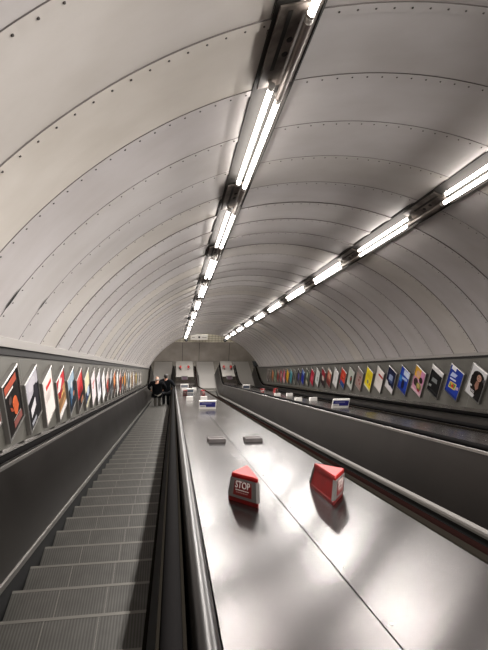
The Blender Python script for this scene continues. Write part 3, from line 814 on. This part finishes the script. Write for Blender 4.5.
RIGHT = [
 (0, ['#d7d6d6', ('e', .55, .70, .40, .2, '#15110f'), ('p', [(.1, .62), (.28, .85), (.82, .84), (1, .6), (.98, .35), (.85, .1), (.3, .12), (.12, .4)], '#17120f'), ('e', .60, .70, .15, .115, '#b98f7c'), ('e', .62, .66, .045, .012, '#8a4a42'), ('e', .545, .725, .03, .012, '#2a1a16'), ('e', .66, .725, .03, .012, '#2a1a16'), ('p', [(.5, .58), (.68, .58), (.72, .38), (.6, .28), (.45, .4)], '#9a6e5e'), ('p', [(.55, .0), (1, .0), (1, .42), (.75, .3)], '#1a1718'), ('e', .93, .72, .09, .065, '#4a484a'), ('r', .12, .30, .3, .36, '#d9d6d4')] + lines(.08, .6, .2, 4, '#d0cccc', .022, .045, 5), 'poster of a person with long dark curly hair, nearest on the right wall'),
 (1, ['#243c9c', ('r', .08, .86, .42, 1, '#e6e6ea'), ('p', [(.1, .6), (.5, .66), (.62, .8), (.2, .78)], '#b9c4e6'), ('p', [(.15, .5), (.6, .55), (.6, .6), (.15, .56)], '#d5dbee'), ('p', [(.18, .2), (.7, .26), (.74, .5), (.22, .44)], '#d8c06a'), ('p', [(.24, .25), (.64, .3), (.68, .46), (.28, .41)], '#3f8a4c'), ('e', .46, .35, .12, .07, '#c23a2c'), ('e', .38, .4, .07, .05, '#e0b23c'), ('p', [(.75, .3), (.95, .36), (.9, .46), (.72, .4)], '#b7a3c4'), ('r', 0, 0, 1, .08, '#1f2f78')], 'blue poster with white lettering and a yellow and green square picture, right wall'),
 (2, ['#141415', ('r', 0, .84, 1, 1, '#dcdad8'), ('e', .5, .76, .3, .08, '#1c1b1c'), ('p', [(.2, .42), (.7, .46), (.66, .62), (.24, .58)], '#7d8180'), ('p', [(.06, .16), (.3, .2), (.3, .3), (.06, .26)], '#8e918e'), ('r', .3, .1, .9, .13, '#3a3a3c')], 'black poster with a white band along its top and grey blots, right wall'),
 (3, ['#c98fa5', ('r', 0, .58, .6, 1, '#d9a438'), ('e', .36, .74, .2, .14, '#d8a888'), ('p', [(.6, .5), (1, .5), (1, .9), (.6, 1)], '#d18bb0'), ('e', .72, .6, .18, .12, '#2f1f1c'), ('e', .3, .38, .22, .16, '#3a2426'), ('e', .65, .3, .26, .16, '#6d7a48'), ('e', .62, .33, .14, .1, '#b59a5a'), ('r', 0, 0, 1, .09, '#d9b3bb'), ('e', .7, .17, .12, .06, '#8a2230')], 'yellow and pink collage poster with faces, right wall'),
 (4, ['#1f3fa0', ('r', .35, .72, .95, .95, '#c9d6ea'), ('p', [(.25, .5), (.85, .56), (.85, .66), (.25, .6)], '#a5b8e0'), ('e', .5, .3, .16, .22, '#16183a'), ('r', 0, .35, .3, .6, '#2f78c0'), ('r', 0, 0, 1, .12, '#1b2f80')], 'bright blue poster with pale lettering box at its top right, right wall'),
 (5, ['#141c3c', ('e', .5, .55, .28, .22, '#3c4a72'), ('p', [(.25, .45), (.7, .5), (.7, .75), (.25, .7)], '#8f9cbc'), ('p', [(0, 0), (1, 0), (1, .2), (0, .34)], '#dcd6d6'), ('e', .45, .3, .2, .08, '#12182e')], 'navy poster with a white lower corner, right wall'),
 (6, ['#e0d8d2', ('r', .3, .66, .95, .76, '#b8241f')] + lines(.15, .7, .5, 5, '#d2c9c2', seed=9), 'white poster with one red bar, right wall, beside the yellow one'),
 (7, ['#e8d020', ('e', .45, .34, .14, .1, '#7c8070'), ('e', .75, .3, .06, .07, '#a03a20'), ('r', .15, .55, .85, .75, '#d8bf20'), ('r', 0, 0, 1, .08, '#d8d4b8')], 'bright yellow poster on the right wall'),
 (8, ['#a48880', ('e', .6, .62, .12, .06, '#5c2a26'), ('e', .5, .42, .1, .07, '#7a2f2a'), ('e', .72, .3, .08, .06, '#8e3a30'), ('r', 0, .75, 1, 1, '#8d817c')], 'mauve brown poster with dark red spots, right wall'),
 (9, ['#b9bdb2', ('e', .6, .45, .22, .25, '#3c4a40'), ('e', .55, .5, .1, .12, '#9c4a44'), ('r', 0, .0, 1, .12, '#cfcfc6')], 'pale grey green poster with a dark oval, right wall'),
 (10, ['#c83c26', ('r', .1, 0, 1, .3, '#2a4a80'), ('e', .5, .6, .3, .16, '#d8573a'), ('p', [(.1, .5), (.5, .44), (.9, .6), (.5, .54)], '#7a1c18')], 'orange red poster with a blue foot, right wall'),
 (11, ['#dcdbd8', ('r', .35, .3, .65, .55, '#bdbcb8')], 'white poster with faint grey block, beyond the orange red one, right wall'),
 (12, ['#9c4c3e', ('e', .5, .6, .25, .2, '#c98a70'), ('r', 0, 0, 1, .3, '#6a2a26'), ('r', 0, .85, 1, 1, '#d8c8b8')], 'brick coloured poster with a peach oval, right wall'),
 (13, ['#2a1a1c', ('r', 0, .6, 1, 1, '#8c1f2c'), ('e', .5, .45, .3, .16, '#c4b0a4')], 'poster with dark red top, pale middle and black foot, right wall'),
 (14, ['#d6d8d4', ('p', [(.4, .2), (.8, .3), (.7, .6), (.4, .5)], '#a4a8a2')], 'white poster with a grey blot, between two dark red ones, right wall'),
 (15, ['#b02038', ('e', .5, .4, .25, .2, '#d0586a')], 'crimson poster with pinkish oval, right wall'),
 (16, ['#3c4438', ('r', .1, .4, .6, .8, '#98a08c'), ('r', .2, 0, .8, .2, '#b4ae94')], 'dark green poster with pale panels, right wall'),
 (17, ['#1f2c88', ('r', .2, .7, .8, .95, '#7fa0d0')], 'royal blue poster with a light blue top, right wall, beyond the dark green one'),
 (18, ['#343038', ('e', .5, .5, .3, .25, '#4c4488')], 'dark poster with a violet oval, right wall'),
 (19, ['#6a6a62', ('r', .2, .2, .8, .6, '#3c3c38')], 'olive grey poster with a dark panel, right wall'),
 (20, ['#3a8088', ('r', 0, .75, 1, 1, '#7ab0b8')], 'teal poster on the right wall'),
 (21, ['#d8a028', ('r', 0, 0, 1, .25, '#a0661c')], 'amber yellow poster with darker foot, right wall, beyond the teal one'),
 (22, ['#b8586a', ('r', 0, .0, 1, .3, '#d8a8ae')], 'rose poster with pale pink foot, right wall'),
 (23, ['#a03840', ('e', .5, .55, .28, .2, '#c8a09c')], 'red poster with a dusty pink oval, far along the right wall'),
 (24, ['#7c2c28', ('r', 0, .7, 1, 1, '#a88880')], 'maroon poster with a pale top, far along the right wall'),
 (25, ['#7c8c74', ('r', .2, .3, .8, .6, '#58644f')], 'sage green poster, far along the right wall'),
 (26, ['#b87850', ('r', 0, 0, 1, .3, '#7c4c34')], 'third poster from the far end of the right wall, salmon orange'),
 (27, ['#6c6058', ('r', .2, .5, .8, .9, '#948a80')], 'second poster from the far end of the right wall, grey brown'),
 (28, ['#847a74', ('r', .2, .1, .8, .5, '#5c5450')], 'last poster at the far end of the right wall, dull brown'),
]
for (k, art, lab) in LEFT: poster(-1, k, art, lab)
for (k, art, lab) in RIGHT: poster(1, k, art, lab)

# ---------------------------------------------------------------- people
SKIN = noisy(mat('skin', '#b98a72', .5), '#b0806a', '#c2937b', nscale=8)
def skin_mesh(joints, edges, radii, m, sub=2):
    me = bpy.data.meshes.new('sk'); me.from_pydata([Vector(j) for j in joints], edges, [])
    o = bpy.data.objects.new('sk', me); COL.objects.link(o)
    md = o.modifiers.new('s', 'SKIN'); md.use_smooth_shade = True
    for i, r in enumerate(radii):
        sv = me.skin_vertices[0].data[i]; sv.radius = r if isinstance(r, tuple) else (r, r); sv.use_root = (i == 0)
    sd = o.modifiers.new('d', 'SUBSURF'); sd.levels = sub; sd.render_levels = sub
    dg = bpy.context.evaluated_depsgraph_get(); n = bpy.data.meshes.new_from_object(o.evaluated_get(dg))
    bpy.data.objects.remove(o); bpy.data.meshes.remove(me)
    n.materials.clear(); n.materials.append(m)
    for p in n.polygons: p.use_smooth = True
    return n
def link(me, name, parent):
    me.name = name
    o = bpy.data.objects.new(name, me); COL.objects.link(o); o.parent = parent; return o
def make_person(x, k, H, hands, coat, trouser, hair, label, hairfull, coat_len, wide):
    """stands on step k of the left escalator facing downhill; hands: wrist targets (left, right) in body coords"""
    y0 = W(0, YN, 3.568).y; s = y0+.4*k
    o = empty('person', (x, s-.2, nose(s)), (0, 0, 0), label, 'person')
    q = H/1.75
    hip, knee, ank = .93*q, .50*q, .09*q
    sh, neck, head = 1.43*q, 1.50*q, 1.63*q
    J = [(0, 0, hip), (0, .01, 1.15*q), (0, 0, 1.34*q), (0, .01, neck), (0, .03, 1.57*q), (0, .035, head), (0, .03, 1.70*q)]
    Rr = [(.15*q*wide, .115*q), (.14*q*wide, .11*q), (.14*q*wide, .10*q), (.055*q, .055*q), (.062*q, .07*q), (.08*q, .097*q), (.055*q, .07*q)]
    E = [(0, 1), (1, 2), (2, 3), (3, 4), (4, 5), (5, 6)]
    coatJ, coatR, coatE = [(0, 0, hip-.05*q), (0, .01, 1.15*q), (0, 0, 1.36*q), (0, .0, 1.47*q), (0, 0, hip-coat_len*q)], \
        [(.20*q*wide, .16*q), (.19*q*wide, .15*q), (.215*q*wide, .15*q), (.095*q, .09*q), (.21*q*wide, .165*q)], [(0, 1), (1, 2), (2, 3), (0, 4)]
    legJ, legR, legE = [(0, 0, hip)], [(.16*q*wide, .13*q)], []
    shoes = MB()
    for sd, (hx, hy, hz) in zip((-1, 1), hands):
        i = len(J); sx = sd*.19*q*wide
        wr = Vector((hx, hy, hz)); shp = Vector((sx, 0, sh-.03*q))
        L = .30*q; d = wr-shp; dl = min(d.length, 2*L*.98); mid = shp+d*.5
        out = Vector((sd*.8, -.5, -.2)); dn = d.normalized(); out = (out-dn*out.dot(dn)).normalized()
        el = mid+out*sqrt(max(L*L-(dl/2)**2, .0004))
        J += [tuple(shp), tuple(el), tuple(wr)]; Rr += [.06*q, .045*q, .03*q]; E += [(2, i), (i, i+1), (i+1, i+2)]
        # hand: palm and five fingers
        fd = (wr-el).normalized(); side_ = fd.cross(Vector((0, 0, 1)))
        if side_.length < .1: side_ = Vector((0, 1, 0))
        side_.normalize(); dn2 = fd.cross(side_)
        if dn2.z > 0: dn2 = -dn2
        pal = wr+fd*.07*q; j0 = len(J)
        J.append(tuple(pal)); Rr.append((.036*q, .02*q)); E.append((i+2, j0))
        for f, ln in zip((-1.5, -.5, .5, 1.5), (.06, .07, .075, .065)):
            a = pal+side_*f*.02*q+fd*.02*q; c = a+fd*ln*.55*q+dn2*.012*q; e2 = c+fd*ln*.3*q+dn2*.03*q
            n0 = len(J); J += [tuple(a), tuple(c), tuple(e2)]; Rr += [.010*q, .009*q, .008*q]; E += [(j0, n0), (n0, n0+1), (n0+1, n0+2)]
        a = wr+fd*.03*q-side_*sd*.03*q; c = a+fd*.04*q-side_*sd*.015*q+dn2*.01*q
        n0 = len(J); J += [tuple(a), tuple(c)]; Rr += [.012*q, .009*q]; E += [(i+2, n0), (n0, n0+1)]
        m0 = len(coatJ); cuff = el+(wr-el)*.9
        coatJ += [tuple(shp), tuple(el), tuple(cuff)]; coatR += [.098*q, .07*q, .055*q]; coatE += [(2, m0), (m0, m0+1), (m0+1, m0+2)]
        # leg
        i = len(J); lx = sd*.10*q
        J += [(lx, 0, hip-.08*q), (lx, .015, knee), (lx, -.02, ank), (lx, .10*q, .035*q)]
        Rr += [.085*q, .058*q, .042*q, .034*q]; E += [(0, i), (i, i+1), (i+1, i+2), (i+2, i+3)]
        m0 = len(legJ)
        legJ += [(lx, 0, hip-.1*q), (lx, .015, knee), (lx, -.02, ank-.01*q)]; legR += [.105*q, .08*q, .07*q]; legE += [(0, m0), (m0, m0+1), (m0+1, m0+2)]
        b = MB()
        prof = [(-.09, .03, .035), (-.075, .075, .042), (0, .085, .045), (.08, .06, .048), (.15, .042, .045), (.175, .025, .03)]
        rg = [[(lx+w_*q*cos(t), y_*q-.0, max(0, h_*q*.5+h_*q*.5*sin(t))) for t in [2*pi*u/10 for u in range(10)]] for (y_, h_, w_) in prof]
        b.loft(rg, M['black'], True, True)
        b.build('shoe', o)
    body = link(skin_mesh(J, E, Rr, SKIN), 'body', o)
    link(skin_mesh(coatJ, coatE, coatR, coat), 'coat', o)
    link(skin_mesh(legJ, legE, legR, trouser), 'trousers', o)
    # face (turned away from the viewer)
    fb = MB()
    hz = head
    fb.blob((0, .135*q, hz-.025*q), .014*q, .022*q, .022*q, SKIN, 8, 6)
    for sd in (-1, 1):
        fb.blob((sd*.03*q, .122*q, hz+.01*q), .011*q, .007*q, .007*q, M['white'], 8, 6)
        fb.blob((sd*.03*q, .128*q, hz+.01*q), .005*q, .004*q, .005*q, M['black'], 8, 6)
        fb.blob((sd*.083*q, .03*q, hz-.01*q), .012*q, .022*q, .032*q, SKIN, 8, 6)
    fb.blob((0, .122*q, hz-.062*q), .026*q, .008*q, .006*q, pm('#8a4b44'), 8, 6)
    fb.build('face', body)
    hb = MB()
    if hairfull: hb.blob((0, .012*q, hz+.03*q), .092*q, .108*q, .10*q, hair)
    else: hb.blob((0, -.012*q, hz-.015*q), .086*q, .085*q, .05*q, hair)
    hb.build('hair', body)
    return o
coat1 = noisy(mat('black coat', '#0a0a0c', .9, spec=.1), '#08080a', '#0d0d10', nscale=6)
coat2 = noisy(mat('dark navy jacket', '#0b0c10', .9, spec=.1), '#08090c', '#0e1014', nscale=6)
make_person(-.80, 45, 1.85, ((-.34, .16, .98), (.33, .18, .98)), coat1, mat('pale trousers', '#76726a', .8), mat('grey hair', '#9b9088', .7),
            'person with short pale hair, black coat and light trousers, left of two riders', False, .2, 1.3)
make_person(-.38, 47, 1.95, ((-.24, .24, 1.1), (.34, .16, 1.04)), coat2, mat('dark trousers', '#15161a', .8), mat('dark hair', '#17120f', .6),
            'person with dark hair in dark jacket and dark trousers, right of the two riders', True, .12, 1.15)

# ---------------------------------------------------------------- camera, world, view
cam = bpy.data.cameras.new('camera'); co = bpy.data.objects.new('camera', cam); COL.objects.link(co)
f = 453.777; roll = -.0061685
z = Vector((173.3-244, 372.0-325, f)).normalized()
x = (Vector((1, 0, 0))-z*z.x).normalized(); y = z.cross(x)
cr, sr = cos(roll), sin(roll)
X = x*cr+y*sr; Y = -x*sr+y*cr; Z = z          # shaft axes seen from the camera (right, down, forward)
def cam_axis(i):                              # camera axis i in shaft local vector
    return LV(X[i], Y[i], Z[i])
Rw = Matrix.Rotation(-TILT, 3, 'X')
right, down, fwd = Rw @ cam_axis(0), Rw @ cam_axis(1), Rw @ cam_axis(2)
rot = Matrix((right, -down, -fwd)).transposed()
co.matrix_world = Matrix.Translation((0, 0, LIFT)) @ rot.to_4x4()
cam.sensor_fit = 'VERTICAL'; cam.sensor_height = 24; cam.lens = 24*f/650; cam.clip_start = .02; cam.clip_end = 200
scene.camera = co
wd = bpy.data.worlds.new('world'); scene.world = wd; wd.use_nodes = True
wd.node_tree.nodes['Background'].inputs[0].default_value = (.5, .5, .5, 1); wd.node_tree.nodes['Background'].inputs[1].default_value = .05
scene.view_settings.view_transform = 'Standard'; scene.view_settings.look = 'None'
scene.view_settings.exposure = -0.55; scene.view_settings.gamma = 1.0; scene.view_settings.use_curve_mapping = False
scene.cycles.use_denoising = True
scene.cycles.max_bounces = 10; scene.cycles.diffuse_bounces = 6; scene.cycles.glossy_bounces = 6
